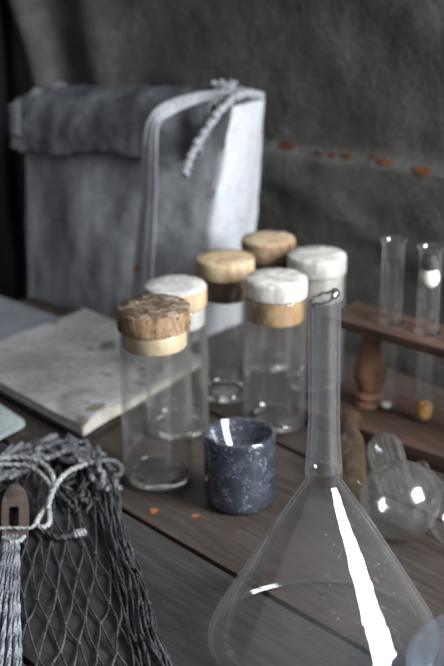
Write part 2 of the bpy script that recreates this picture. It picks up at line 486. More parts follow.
# table: boards along D, gaps measured across N
tb = thing('wooden_table', 'table of wide dark weathered boards with narrow black gaps, carrying the glassware', 'table', (0, 0, FLOOR_Z))
gaps = [.078, .226, .373, .5205, .668, .838]
mb = MB()
for gi in range(len(gaps) - 1):
    a, b = gaps[gi] + .0021, gaps[gi + 1] - .0021
    nx, ny = 60, 10
    # slightly cupped board
    t0, t1 = -1.10, .55
    V, Fc = [], []
    for i in range(nx + 1):
        for j in range(ny + 1):
            t = t0 + (t1 - t0) * i / nx; q = j / ny
            ed = min(q, 1 - q) * (b - a)
            rnd = -.0016 * math.exp(-ed / .0016)
            w_ = .0008 * mnoise.noise(Vector((t * 30, gi, 0))) if j in (0, ny) else 0
            p = D * t + N * (a + (b - a) * q + w_)
            V.append(Vector((p.x, p.y, rnd - .0003)))
    for i in range(nx):
        for j in range(ny):
            k = i * (ny + 1) + j
            Fc.append((k, k + ny + 1, k + ny + 2, k + 1))
    n0 = len(V); V += [v - Vector((0, 0, .024)) for v in V]
    Fc += [tuple(i + n0 for i in f)[::-1] for f in Fc[:]]
    for i in range(nx):
        k = i * (ny + 1); Fc.append((k, n0 + k, n0 + k + ny + 1, k + ny + 1)[::-1])
        k += ny; Fc.append((k, n0 + k, n0 + k + ny + 1, k + ny + 1))
    for j in range(ny):
        k = j; Fc.append((k, n0 + k, n0 + k + 1, k + 1)); k = nx * (ny + 1) + j; Fc.append((k, n0 + k, n0 + k + 1, k + 1)[::-1])
    mb.add((V, Fc), 1 if gi in (0, 2) else 0)
mb.build('tabletop', [M['table'], M['table_grey']], tb, off=(0, 0, FLOOR_Z), sharp=50)
def blk(c, sx, sy, z0, z1, bev=.003):
    c = Vector(c)
    pts = [c + D * sx * a + N * sy * b for a, b in ((-1, -1), (1, -1), (1, 1), (-1, 1))]
    return prism([(p.x, p.y) for p in pts], z0, z1, bev)
for tt in (-.95, .42):
    MB().add(blk(D * tt + N * .458, .035, .37, -.065, -.0245)).build('batten', M['table_dark'], tb, off=(0, 0, FLOOR_Z))
    for nn in (.13, .78):
        MB().add(blk(D * tt + N * nn, .03, .03, FLOOR_Z, -.0655)).build('leg', M['table_dark'], tb, off=(0, 0, FLOOR_Z))

# ------------------------------------------------------------------ canvas bag
FBL, FBR = at(28, 297), at(190, 345)
fd = (FBR - FBL).normalized(); fn = Vector((-fd.y, fd.x, 0))       # fn points backwards
if fn.y < 0: fn = -fn
bagloc = (FBL + FBR) / 2 + fn * .035
bag = thing('canvas_satchel', 'worn grey canvas satchel with frayed flap and right side paled as if lit, standing against the wall', 'bag', bagloc)
Lb = (FBR - FBL).length
def bagpt(u, dep, z): return FBL + fd * (u * Lb) + fn * dep + Vector((0, 0, z))
# body as a soft box: cross-section depth shrinks upwards, front leans back
def body_pt(u, side, h):
    """side 0 front .. 1 back ; h 0..1"""
    top = .178 + .022 * u
    front = .000 + .030 * h * (0.35 + .65 * u) - .004 * math.sin(PI * h) * math.sin(PI * u)
    back = .078 - .010 * h
    return front + (back + .004 - front) * side, top * h
nu, ns_, nh = 36, 10, 26
V, Fc, MI = [], [], []
ringpts = []
ring = [(k / nu, 0) for k in range(nu)] + [(1, k / ns_) for k in range(ns_)] + [(1 - k / nu, 1) for k in range(nu)] + [(0, 1 - k / ns_) for k in range(ns_)]
R = len(ring)
for hi in range(nh + 1):
    h = hi / nh
    for (u, s) in ring:
        dep, z = body_pt(u, s, h)
        uu = u
        # right gusset leans outward at the top, rounded corners
        push = (.036 * h if u > .5 else .004 * h) * (u - .5) * 2
        nz = .0035 * mnoise.noise(Vector((u * 5, s * 3 + 7, h * 4))) + .0015 * mnoise.noise(Vector((u * 16, s * 9 + 7, h * 13)))
        bulge = .006 * math.sin(PI * h) * math.sin(PI * s) * (1 if u >= .999 else 0)
        p = FBL + fd * (uu * Lb + push * .6 + (bulge if u > .5 else 0)) + fn * (dep + nz * (1 if s in (0, 1) else 0)) + Vector((0, 0, max(z, 0.0) + .0006))
        if s not in (0, 1): p += fd * nz
        V.append(p)
for hi in range(nh):
    for k in range(R):
        k2 = (k + 1) % R
        Fc.append((hi * R + k, hi * R + k2, (hi + 1) * R + k2, (hi + 1) * R + k))
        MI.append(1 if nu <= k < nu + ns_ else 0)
Fc.append(tuple(range(R))[::-1]); MI.append(0)
Fc.append(tuple(nh * R + k for k in range(R))); MI.append(0)
body = link_mesh('bag_body', [v - bagloc for v in V], Fc, [M['canvas'], M['canvas_light']], bag, mi=MI, sharp=70)

def sheet(grid, th, rnd=0.0):
    """grid of points [row][col] -> a cloth with thickness th"""
    nr, ncol = len(grid), len(grid[0]); top, bot = [], []
    for r in range(nr):
        for c_ in range(ncol):
            du = grid[r][min(c_ + 1, ncol - 1)] - grid[r][max(c_ - 1, 0)]
            dv = grid[min(r + 1, nr - 1)][c_] - grid[max(r - 1, 0)][c_]
            n = du.cross(dv); n = n.normalized() if n.length > 1e-12 else Vector((0, 0, 1))
            top.append(grid[r][c_] + n * th / 2); bot.append(grid[r][c_] - n * th / 2)
    V = top + bot; n0 = len(top); Fc = []
    for r in range(nr - 1):
        for c_ in range(ncol - 1):
            k = r * ncol + c_
            Fc.append((k, k + 1, k + ncol + 1, k + ncol)); Fc.append((n0 + k, n0 + k + ncol, n0 + k + ncol + 1, n0 + k + 1))
    for r in range(nr - 1):
        for c_ in (0, ncol - 1):
            k = r * ncol + c_; Fc.append((k, k + ncol, n0 + k + ncol, n0 + k))
    for c_ in range(ncol - 1):
        for r in (0, nr - 1):
            k = r * ncol + c_; Fc.append((k, n0 + k, n0 + k + 1, k + 1))
    return V, Fc
# flap: from the back edge over the top, down the front to a ragged hem
rows = []
nv_, nuf = 34, 60
for r in range(nv_ + 1):
    row = []
    for c_ in range(nuf + 1):
        u = -.022 + 1.05 * c_ / nuf
        hang = .040 + .008 * u + .003 * math.sin(u * 9) + .003 * mnoise.noise(Vector((u * 40, 1, 2)))
        if u > .90: hang *= 1 - .10 * (u - .90) / .10
        dtop_f = .030 * (0.35 + .65 * min(max(u, 0), 1)); dtop_b = .068
        top = .178 + .022 * u + .004
        tlen = (dtop_b - dtop_f) + .010
        s = r / nv_ * (tlen + hang)
        if s < tlen:
            dep = dtop_b + .006 - s; z = top + .005 * math.sin(PI * s / tlen)
        else:
            q = s - tlen
            lean = .030 * (0.35 + .65 * min(max(u, 0), 1)) / (.18)
            dep = dtop_f - .006 - q * lean * .9 - .006 * math.sin(min(q / .02, 1) * PI / 2) ; z = top - q
            # hollow beside the strap
            dep += .004 * math.exp(-((u - .90) / .06) ** 2) * min(1, q / .02)
        nz = .003 * mnoise.noise(Vector((u * 7, s * 40, 5))) + .0012 * mnoise.noise(Vector((u * 30, s * 120, 5)))
        dep -= abs(nz) ; z += nz * .8
        if u < .06:
            z += .006 * mnoise.noise(Vector((s * 60, u * 30, 9))); dep -= .004 * (.06 - u) / .1
        row.append(bagpt(u, dep, z))
    rows.append(row)
V, Fc = sheet(rows, .0022)
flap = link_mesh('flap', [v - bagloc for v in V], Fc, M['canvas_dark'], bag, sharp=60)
flap['label'] = 'frayed flap coloured dark as if in shade, folded over the front'
# frayed rolled edge on the right end of the flap, running over the gusset top
mbf = MB()
edge = [bagpt(1.020, -.010, .150), bagpt(1.025, -.006, .160), bagpt(1.040, .0, .172), bagpt(1.055, .012, .186), bagpt(1.075, .022, .198), bagpt(1.095, .036, .207), bagpt(1.120, .048, .209), bagpt(1.135, .062, .205)]
pth = smooth_path(edge, 8)
rr = [.0034 + .0016 * mnoise.noise(Vector((i * .5, 3, 1))) for i in range(len(pth))]
pth = [p + Vector((mnoise.noise(Vector((i * .6, 0, 0))), mnoise.noise(Vector((i * .6, 5, 0))), mnoise.noise(Vector((i * .6, 9, 0))))) * .002 for i, p in enumerate(pth)]
mbf.add(tube(pth, rr, 9))
for k in range(20):
    i = random.randrange(2, len(pth) - 2)
    d_ = Vector((random.uniform(-1, 1), random.uniform(-1, .4), random.uniform(-1, 1))).normalized()
    p = pth[i]; q = p + d_ * random.uniform(.004, .008); mbf.add(tube([p, (p + q) / 2 + Vector((0, 0, random.uniform(-.001, .001))), q], .0004, 4))
for k in range(7):   # a frayed knot of threads on top of the bag
    a = k * .9; b0 = bagpt(1.0, .045, .207)
    mbf.add(tube(smooth_path([b0, b0 + Vector((math.cos(a) * .008, math.sin(a) * .006, .004)), b0 + Vector((math.cos(a + 1) * .010, math.sin(a + 1) * .007, .009))], 4), .0016, 6))
e = mbf.build('frayed_edge', M['canvas'], flap, off=bagloc)
# frayed folded corner at the left end of the flap
mbf = MB()
for k in range(6):
    z = .152 + k * .0045
    a0 = bagpt(-.030 - .045 * abs(math.sin(k * 1.7)), -.002 - .002 * (k % 3), z - .002 * (k % 2))
    mbf.add(tube(smooth_path([bagpt(.03, -.006, z + .004), bagpt(-.01, -.008, z + .003), a0], 5), [.0034] * 5 + [.0030, .0026, .0022, .0018, .0014] + [.0006], 7))
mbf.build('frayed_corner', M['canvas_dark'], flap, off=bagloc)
# top roll of the gusset
mbf = MB(); pr = smooth_path([bagpt(1.01, .030, .199), bagpt(1.035, .04, .204), bagpt(1.05, .055, .205), bagpt(1.05, .070, .199)], 6)
mbf.add(tube(pr, [.005 + .0012 * mnoise.noise(Vector((i, 0, 0))) for i in range(len(pr))], 10))
mbf.build('gusset_roll', M['canvas'], bag, off=bagloc)
# strap
ctr = [(bagpt(1.065, .034, .211), .0045), (bagpt(0.995, .020, .208), .0045), (bagpt(0.915, .002, .201), .005), (bagpt(0.870, -.012, .190), .006), (bagpt(0.860, -.016, .165), .0075), (bagpt(0.850, -.016, .13), .008),
       (bagpt(0.830, -.016, .095), .009), (bagpt(0.800, -.014, .06), .0105), (bagpt(0.770, -.010, .03), .012), (bagpt(0.745, -.006, .006), .013)]
cp = smooth_path([c_[0] for c_ in ctr], 8); rows = []
for i, p in enumerate(cp):
    f_ = min(i / 8, len(ctr) - 1); k = int(min(f_, len(ctr) - 2)); wd = ctr[k][1] + (ctr[k + 1][1] - ctr[k][1]) * (f_ - k)
    t = (cp[min(i + 1, len(cp) - 1)] - cp[max(i - 1, 0)]).normalized()
    side = t.cross(fn).normalized()
    if side.dot(fd) < 0: side = -side
    if i < 24:
        q = i / 24; side = (side * q + (fn * .75 + fd * .3 - Vector((0, 0, .2))) * (1 - q)).normalized()
    rows.append([p + side * wd * s + fn * (.003 * abs(s) ** 2 - (.0022 if abs(s) > .8 else 0)) for s in (-1, -.86, -.6, -.3, 0, .3, .6, .86, 1)])
V, Fc = sheet(rows, .0018)
st = link_mesh('shoulder_strap', [v - bagloc for v in V], Fc, M['canvas'], bag, sharp=60)

# ------------------------------------------------------------------ papers
def slab_quad(corners, z0, z1, m, name, parent, off, amp=.0006, ng=40, round_=.0, wave=None, seed=0):
    A, B, C_, D_ = [Vector((p[0], p[1], 0)) for p in corners]
    rows = []
    for i in range(ng + 1):
        row = []
        for j in range(ng + 1):
            u, v = i / ng, j / ng
            eu = .006 * mnoise.noise(Vector((v * 3, seed, 0))) * (1 if i in (0, ng) else 0)
            p = (A * (1 - u) + B * u) * (1 - v) + (D_ * (1 - u) + C_ * u) * v
            z = (z0 + z1) / 2 + amp * (mnoise.noise(Vector((u * 3.5 + seed, v * 3.5, 0))) + .8)
            if wave: z += wave(u, v)
            row.append(Vector((p.x, p.y, z)))
        rows.append(row)
    V, Fc = sheet(rows, z1 - z0)
    return link_mesh(name, [v - Vector(off) for v in V], Fc, m, parent, sharp=50)
bT, bR, bB, bL = at(86, 321), at(204, 371), at(84, 444), at(-45, 371)
bT = (bT.x, bT.y); bR = (bR.x, bR.y); bB = (bB.x, bB.y); bL = (bL.x, bL.y)
bc = Vector(((bT[0] + bB[0]) / 2, (bT[1] + bB[1]) / 2, 0))
# sheet under the booklet
q = [at(-60, 300), at(-5, 296), at(66, 322), at(-40, 372)]
sp = [(p.x, p.y) for p in q]
o = slab_quad([sp[0], sp[1], sp[2], sp[3]], .0005, .0016, M['sheet'], 'paper_sheet', None, (0, 0, 0), .0004, 24)
tag(o, 'blue-grey loose sheet at the left edge, poking out behind the stained booklet', 'paper')
bk = thing('booklet', 'flat grey stained booklet with curling pale pages, lying left of the vials', 'book', bc)
def shr(k):
    cx, cy = bc.x, bc.y
    return [((p[0] - cx) * k + cx, (p[1] - cy) * k + cy) for p in (bT, bR, bB, bL)]
slab_quad(shr(1.015), .0028, .0040, M['page_dark'], 'back_cover', bk, bc, .0002, 20)
for i in range(4):
    slab_quad(shr(.985 - .004 * i), .0046 + i * .0013, .0055 + i * .0013, M['pages'], 'page', bk, bc, .0004, 30, seed=i,
              wave=lambda u, v, i=i: .0045 * max(0, 1 - ((1 - u) ** 2 * 10 + (v - .84) ** 2 * 26)) * (i + 1) / 4)
slab_quad(shr(.992), .0102, .0113, M['parchment'], 'cover', bk, bc, .0009, 44, seed=9,
          wave=lambda u, v: .0068 * max(0, 1 - ((1 - u) ** 2 * 11 + (v - .82) ** 2 * 24)))
# pale green card, rounded corners
q = [at(27, 427), at(-12, 401), at(-70, 428), at(-30, 456)]
def rounded(poly, r, n=5):
    out = []; m_ = len(poly)
    for i in range(m_):
        p = Vector((*poly[i][:2],)); a = Vector((*poly[i - 1][:2],)); b = Vector((*poly[(i + 1) % m_][:2],))
        da = (a - p).normalized() * r; db = (b - p).normalized() * r
        for k in range(n + 1):
            t = k / n; out.append(tuple((p + da) * (1 - t) ** 2 + p * 2 * t * (1 - t) + (p + db) * t ** 2))
    return out
o = MB().add(prism(rounded([(p.x, p.y) for p in q], .005), .0008, .0042, .0008)).build('card', M['card'])
tag(o, 'pale green card with rounded corner at the left edge, in front of the booklet', 'card')

# ------------------------------------------------------------------ corked vials
VG = 'corked glass vials'
def vial(px, py, hw, top, hd, hp, mt, ms, mp, label, lean=(0, 0), cork_r=.985, seed=0):
    """px,py base centre; hw half width px; top y of stopper; hd,hp heights of the stopper's disc and plug in px"""
    P = at(px, py); r = metres(P, hw); ztop = height(P, top)
    k = metres(P, 1) / math.cos(math.radians(22))
    hd *= k; hp *= k
    zg = ztop - hd                       # the glass mouth sits where the disc starts
    root = thing('corked_vial', label, 'vial', P, VG)
    root.rotation_euler = (lean[0], lean[1], seed)
    th = .0016
    prof = [(0, .0002), (r * .55, .0002), (r * .80, .0001), (r * .93, .0008), (r * .985, .003), (r, .007), (r, zg * .3), (r, zg * .6), (r, zg - .002), (r + .0004, zg - .0008), (r, zg),
            (r - th, zg), (r - th, zg - .002), (r - th, zg * .6), (r - th, zg * .3), (r - th, .010), (r * .86, .0065), (r * .6, .005), (0, .0056)]
    V, Fc = lathe(prof, 64, False, .006, seed=seed)
    link_mesh('glass_tube', V, Fc, M['glass'], root, sharp=60)
    # thick moulded bottom
    V, Fc = lathe([(0, .0060), (r * .45, .0052), (r * .72, .0062), (r * .84, .0105), (r * .87, .0105), (r * .86, .0068), (r * .6, .0054), (0, .0058)], 48, False, .02, seed=seed + 3)
    V, Fc = lathe([(0, .0008), (r * .72, .0008), (r * .88, .0022), (r * .90, .0055), (r * .80, .0078), (r * .62, .0052), (r * .35, .0034), (0, .0046)], 56, False, .03, seed=seed + 3)
    link_mesh('glass_bottom', V, Fc, M['glass_base'], root, sharp=60)
    # stopper: irregular disc with a plug inside the glass
    rc = r * cork_r
    V, Fc = lathe([(0, zg + .0002), (rc * .93, zg + .0002), (rc * .985, zg + .0008), (rc, zg + .0025), (rc * 1.0, ztop - .0025), (rc * .985, ztop - .0008), (rc * .95, ztop), (rc * .5, ztop + .0003), (0, ztop + .0002)], 64, False, .02, seed=seed)
    MI = []
    for f in Fc:
        zz = sum(V[i].z for i in f) / len(f); MI.append(1 if zz > ztop - .0010 else 0)
    for i, v in enumerate(V):
        if v.z > ztop - .001: v.z += .0007 * mnoise.noise(Vector((v.x * 150 + seed, v.y * 150, 0)))
    s = link_mesh('cork_stopper', V, Fc, [ms, mt], root, mi=MI, sharp=50)
    V, Fc = lathe([(0, zg - hp), (r - th - .0012, zg - hp), (r - th - .0004, zg - hp + .001), (r - th - .0002, zg - .0002), (0, zg - .0002)], 56, False, .0)
    link_mesh('plug', V, Fc, mp, s, sharp=50)
    return root
vial(159, 480, 34.5, 305, 21, 17, M['cork_bark'], M['cork_brown'], M['cork_pale'], 'frontmost vial with dark bark-topped brown cork and pale plug', (0, math.radians(-.8)), 1.03, 0)
vial(178, 431, 31, 284, 19, 18, M['cork_grey'], M['cork_tan'], M['cork_grey'], 'vial with grey mouldy cork top, half hidden behind the dark-corked vial', (0, math.radians(-.6)), .98, 1)
vial(225, 397, 25, 257, 17, 21, M['cork_tan'], M['cork_tan'], M['cork_red'], 'vial with overhanging tan cork and dark plug, beside the pale side of the satchel', (0, 0), 1.15, 2)
vial(274, 425, 31, 277, 17, 22, M['cork_white'], M['cork_white'], M['cork_orange'], 'vial with white-topped cork above an orange-brown plug, in the middle', (0, 0), .98, 3)
vial(314, 386, 28.5, 254, 17, 24, M['cork_white'], M['cork_white'], M['cork_white'], 'vial with entirely white cork and plug, partly behind the funnel stem', (0, 0), 1.0, 4)
vial(267, 366, 26, 238, 18, 18, M['cork_tan'], M['cork_brown'], M['cork_red'], 'rearmost vial with tan-brown cork, mostly hidden behind the white-corked ones', (0, 0), 1.02, 5)

# ------------------------------------------------------------------ thick blue-grey glass pot
P = at(239.5, 502); r = metres(P, 35); zt = height(P, 432)
prof = [(0, .0012), (r * .55, .0010), (r * .82, .0002), (r * .93, .0022), (r * .985, .006), (r, .012), (r * 1.01, zt * .6), (r * 1.02, zt - .003), (r * 1.01, zt - .0012), (r * .98, zt - .0002), (r * .93, zt),
        (r * .90, zt - .001), (r * .84, zt - .005), (r * .70, zt - .012), (r * .52, zt - .0185), (r * .36, zt - .023), (r * .18, zt - .0255), (0, zt - .026)]
ink = thing('glass_pot', 'small thick blue-grey glass pot full of tiny bubbles, in front of the vials', 'glass pot', P)
V, Fc = lathe(prof, 80, False, .012)
link_mesh('pot_body', V, Fc, M['ink'], ink, sharp=70)
V, Fc = lathe([(r * .955 + .0016 * math.cos(a), zt - .0003 + .0013 * math.sin(a)) for a in [2 * PI * k / 10 for k in range(10)]], 80, True, .012)
link_mesh('clear_rim', V, Fc, M['glass_dish'], ink)['label'] = 'clear rounded rim'

# ------------------------------------------------------------------ upturned glass funnel
P = at(323, 640); R0 = metres(P, 115); zj = height(P, 483); zt = height(P, 300)
fun = thing('glass_funnel', 'large clear glass funnel standing mouth down with a broken stem top', 'funnel', P + Vector((0, 0, .0012)))
fun.rotation_euler = (0, -.020, 0)
PS = Vector((P.x, P.y, zt)); rs = metres(PS, 16.3); Pj = Vector((P.x, P.y, zj)); rj = metres(Pj, 18.5)
outer = [(R0 * .985, .0002), (R0, .0014), (R0 * .999, .0035), (R0 * .985, .0070), (R0 * .955, .0115)]
for k in range(1, 13):
    q = k / 13; outer.append((R0 * .955 + (rj * 1.03 - R0 * .955) * q + .0008 * math.sin(PI * q), .0115 + (zj - .0115) * q))
outer += [(rj * 1.03, zj), (rj, zj + .0015), (rj, zj + .007)]
th = .0018
inner = [(max(r_ - th * .9, .001), z_ - th * (.5 if i > 1 else 0)) for i, (r_, z_) in enumerate(outer)]
V, Fc = lathe(outer + inner[::-1], 112, True, .006)
link_mesh('cone', V, Fc, M['glass_funnel'], fun, sharp=70)
st_z = [zj + .0072 + (zt - zj - .0072) * k / 10 for k in range(11)]
o_ = [(rs + (rj - rs) * max(0, 1 - k / 3.2) ** 1.6, z) for k, z in enumerate(st_z)]
def jagf(a):
    return .0016 * mnoise.noise(Vector((math.cos(a) * 2.2, math.sin(a) * 2.2, 4))) + .0005 * mnoise.noise(Vector((math.cos(a) * 9, math.sin(a) * 9, 4))) + .0024 * math.cos(a)
i_ = [(r_ - .0020, z) for r_, z in o_]
prof = o_ + i_[::-1]
V, Fc = lathe(prof, 72, True, .02, jag={10: jagf, 11: jagf})
stem = link_mesh('stem', V, Fc, M['glass_stem'], fun, sharp=60)
# chipped, thickened lip
pts = [Vector(((rs - .001) * math.cos(a), (rs - .001) * math.sin(a), zt + jagf(a))) for a in [2 * PI * k / 72 for k in range(73)]]
mbl = MB().add(tube(pts, [.0008 + .0003 * mnoise.noise(Vector((i * .4, 0, 2))) for i in range(73)], 7))
mbl.add(tube(smooth_path([pts[60], pts[63] + Vector((-.001, .0, .0010)), pts[67] + Vector((-.001, 0, .0022)), pts[0] + Vector((-.0025, 0, .0016)), pts[4] + Vector((-.002, 0, -.0004))], 5), [.0009 + .0009 * math.sin(PI * i / 20) for i in range(21)], 8))
mbl.build('chipped_lip', M['glass_lip'], stem)

# ------------------------------------------------------------------ test tube rack
BT = .012                                  # top of the base board
Pp = at(369, 404, BT)                       # post centre
ax = D
off_n = Pp.dot(N)
DR = Vector((math.cos(math.radians(-42)), math.sin(math.radians(-42)), 0)); NR_ = Vector((-DR.y, DR.x, 0))
rk = thing('test_tube_rack', 'reddish brown wooden test tube rack with turned posts, against the wall', 'test tube rack', Vector((Pp.x, Pp.y, 0)))
def along(s, n, z): return Vector((Pp.x, Pp.y, 0)) + DR * s + NR_ * n + Vector((0, 0, z))
RL0, RL1 = -.040, .300
front = -.030; back = .030
ztt = height((Pp.x, Pp.y), 316.5); ztb = ztt - .0068
def board(s0, s1, n0_, n1, z0, z1, holes, name, mname, parent, seg=28):
    bm = bmesh.new()
    pts = [along(s0, n0_, 0), along(s1, n0_, 0), along(s1, n1, 0), along(s0, n1, 0)]
    V, Fc = prism([(p.x, p.y) for p in pts], z0, z1, .0009, 2)
    o = link_mesh(name, [v - parent.location for v in V], Fc, M[mname], parent, sharp=40)
    if holes:
        mb_ = MB()
        for (s, n, r_) in holes:
            c_ = along(s, n, 0)
            mb_.add(prism([(c_.x + r_ * math.cos(2 * PI * k / seg), c_.y + r_ * math.sin(2 * PI * k / seg)) for k in range(seg)], z0 - .01, z1 + .01))
        cut = mb_.build('cutter', M[mname], None, off=parent.location); cut.location = parent.location
        md = o.modifiers.new('holes', 'BOOLEAN'); md.operation = 'DIFFERENCE'; md.object = cut; md.solver = 'EXACT'
        bpy.context.view_layer.update()
        dg = bpy.context.evaluated_depsgraph_get()
        me = bpy.data.meshes.new_from_object(o.evaluated_get(dg))
        o.modifiers.clear(); o.data = me; bpy.data.objects.remove(cut)
        me.polygons.foreach_set('use_smooth', [True] * len(me.polygons)); me.set_sharp_from_angle(angle=math.radians(40))
    return o
TT = []
for (px_, py_) in ((388.5, 409), (423, 421)):
    q = at(px_, py_, BT); TT.append(((q - Pp).dot(DR), (q - Pp).dot(NR_)))
print('tubes on rack', TT, 'rack top', ztb, 'post n', off_n)
step = .036
sl = [TT[0][0], TT[1][0]]; gap_ = sl[1] - sl[0]
hole_s = [sl[0], sl[1], sl[1] + gap_, sl[1] + 2 * gap_]
rt_ = .0080
board(-.041, RL1, -.040, .030, .0003, BT, None, 'base_board', 'rack', rk)
topb = board(-.029, RL1, -.021, .020, ztb, ztt, [(s, 0, rt_ + .0016) for s in hole_s], 'top_board', 'rack', rk)
PH = ztb - BT
pprof = [(0, 0), (.0125, 0), (.0125, .003), (.0108, .0042), (.0128, .0065), (.0125, .0085), (.0098, .0105), (.0112, .014), (.0138, .020), (.0142, .026), (.0130, .032), (.0105, .039), (.0082, .045), (.0070, .050), (.0078, .0545), (.0088, .057), (.0088, .060), (0, .060)]
pprof = [(r_ * .86, z_ * (PH - .0004) / .060 + BT + .0002) for r_, z_ in pprof]
for s in (0.0, .262):
    V, Fc = lathe(pprof, 48, False)
    c_ = along(s, 0, 0) - rk.location
    link_mesh('turned_post', [v + c_ for v in V], Fc, M['turned'], rk, sharp=50)
    V, Fc = lathe([(0, ztt - .001), (.0052, ztt - .001), (.0052, ztt + .0003), (.0045, ztt + .0007), (0, ztt + .0007)], 24, False)
    link_mesh('dowel_end', [v + c_ for v in V], Fc, M['rack'], rk, sharp=50)

def test_tube(s, rimy, label, grp='test tubes in the rack'):
    c_ = along(s, 0, BT + .0002); zt_ = height(c_, rimy) - c_.z
    root = thing('test_tube', label, 'test tube', c_, grp)
    r_ = rt_; t_ = .0011
    prof = [(0, 0)] + [(r_ * math.sin(a), r_ - r_ * math.cos(a)) for a in [PI / 2 * k / 8 for k in range(1, 9)]] + [(r_, zt_ * .5), (r_, zt_ - .006), (r_ + .0004, zt_ - .003), (r_ + .0017, zt_ - .0008), (r_ + .0016, zt_), (r_ + .0004, zt_ - .0002)]
    prof += [(r_ - t_ + .0003, zt_ - .003), (r_ - t_, zt_ - .007), (r_ - t_, zt_ * .5)] + [((r_ - t_) * math.sin(a), r_ - (r_ - t_) * math.cos(a)) for a in [PI / 2 * k / 8 for k in range(8, 0, -1)]] + [(0, t_)]
    V, Fc = lathe(prof, 48, False, .004)
    link_mesh('tube_wall', V, Fc, M['glass'], root, sharp=60)
    return root, c_, zt_
t1, c1, z1_ = test_tube(TT[0][0], 239, 'empty glass test tube, left one in the wooden rack')
t2, c2, z2_ = test_tube(TT[1][0], 246, 'test tube with charred cotton plug near its mouth, right one in the rack')
def blob(c_, r_, h_, m_, name, label, cat, seed=0, n=0.12, parent=None):
    prof = [(0, 0)] + [(r_ * (math.sin(PI * k / 14)) ** .28, h_ * (k / 14)) for k in range(1, 14)] + [(0, h_)]
    V, Fc = lathe(prof, 32, False)
    V = [v * (1 + n * mnoise.noise(v * 260 + Vector((seed, 0, 0)))) if n else v for v in V]
    o = link_mesh(name, V, Fc, m_, parent); o.location = c_
    if label: tag(o, label, cat)
    return o
za = height(c2, 287); zb = height(c2, 270); zc_ = height(c2, 252)
plug = thing('cotton_plug', 'cotton wool plug, white below and charred black above, inside the right test tube', 'cotton plug', (c2.x, c2.y, za))
blob((0, 0, 0), .0071, zb - za + .002, M['cotton'], 'white_cotton', None, None, 1, .04, plug)
blob((-.0004, 0, zb - za - .001), .0066, zc_ - zb, M['char'], 'charred_cotton', None, None, 2, .07, plug)['label'] = 'charred black upper half'
blob((c2.x + .0005, c2.y, c2.z + .0016), .0060, .0150, M['amber_bit'], 'resin_lump', 'orange brown lump at the bottom of the right test tube', 'resin lump', 3, .35)
blob((c1.x - .001, c1.y, c1.z + .0016), .0044, .0045, M['cotton'], 'cotton_scrap', 'tiny white scrap at the bottom of the empty left test tube', 'scrap', 5, .12)

# ------------------------------------------------------------------ small glass things right of the funnel
def lying(name, label, cat, prof, axis, center, mtl, part, wob=.008, seg=56, rib=None, rr_=None):
    root = thing(name, label, cat, center)
    return root
# round flask with a ribbed neck, lying on the table
rb = .0252
Cb = at(400, 500, rb + .0003); nend = at(383, 443, .0135)
fk = thing('round_flask', 'dusty round glass flask lying with its ribbed neck towards the rack', 'flask', Vector((Cb.x, Cb.y, 0)))
axv = (nend - Cb); Ln = axv.length; axn = axv.normalized()
rn_ = .0118
a0 = math.asin(rn_ * .8 / rb)
prof = [(rb * math.sin(PI - t * (PI - a0)), rb * math.cos(PI - t * (PI - a0))) for t in [k / 30 for k in range(31)]]
prof[0] = (0, -rb)
pin = [(max(r_ - .0013 * (r_ / rb), 0), z_ * .95) for r_, z_ in prof]
pin[0] = (0, -rb + .0013)
V, Fc = lathe(prof + pin[::-1], 64, False, .006, axis=axn, origin=(0, 0, Cb.z))
link_mesh('ball', V, Fc, M['glass_ball'], fk, sharp=70)
def ribbed(r0, r1, z0, z1, nrib, amp, seg=96, cap=True):
    nz = 14; V, Fc = [], []
    for k in range(nz + 1):
        q = k / nz; z = z0 + (z1 - z0) * q; r_ = r0 + (r1 - r0) * q
        if cap: r_ *= math.sqrt(max(0.02, 1 - max(0, (q - .80) / .20) ** 2 * .85))
        for j in range(seg):
            a = 2 * PI * j / seg; rr_ = r_ * (1 + amp * math.cos(nrib * a) )
            V.append(Vector((rr_ * math.cos(a), rr_ * math.sin(a), z)))
    for k in range(nz):
        for j in range(seg):
            j2 = (j + 1) % seg; Fc.append((k * seg + j, k * seg + j2, (k + 1) * seg + j2, (k + 1) * seg + j))
    Fc.append(tuple(nz * seg + j for j in range(seg)))
    return V, Fc
V, Fc = ribbed(.0108, .0124, rb * .93, Ln, 11, .05)
qz = Vector((0, 0, 1)).rotation_difference(axn)
link_mesh('ribbed_neck', [qz @ v + Vector((0, 0, Cb.z)) for v in V], Fc, M['glass_ribbed'], fk, sharp=80)
# second flask at the right edge
rb2 = .0225
C2 = at(464, 514, rb2 + .0003); n2 = at(421, 469, .016)
f2 = thing('small_flask', 'clear glass flask with a thin neck, cut by the right edge beside the round flask', 'flask', Vector((C2.x, C2.y, 0)))
ax2 = (n2 - C2); L2 = ax2.length; ax2n = ax2.normalized(); a0 = math.asin(.0048 / rb2)
ps = [(0, -rb2)] + [(rb2 * math.sin(PI - t * (PI - a0)), rb2 * math.cos(PI - t * (PI - a0))) for t in [k / 26 for k in range(1, 27)]] + [(.0046, rb2 + .002), (.0044, L2 - .004), (.0050, L2 - .002), (.0060, L2), (.0052, L2 + .0005), (.0036, L2 - .002), (.0034, rb2)]
V, Fc = lathe(ps, 48, False, .01, axis=ax2n, origin=(0, 0, C2.z))
link_mesh('bulb_and_neck', V, Fc, M['glass_ball'], f2, sharp=70)
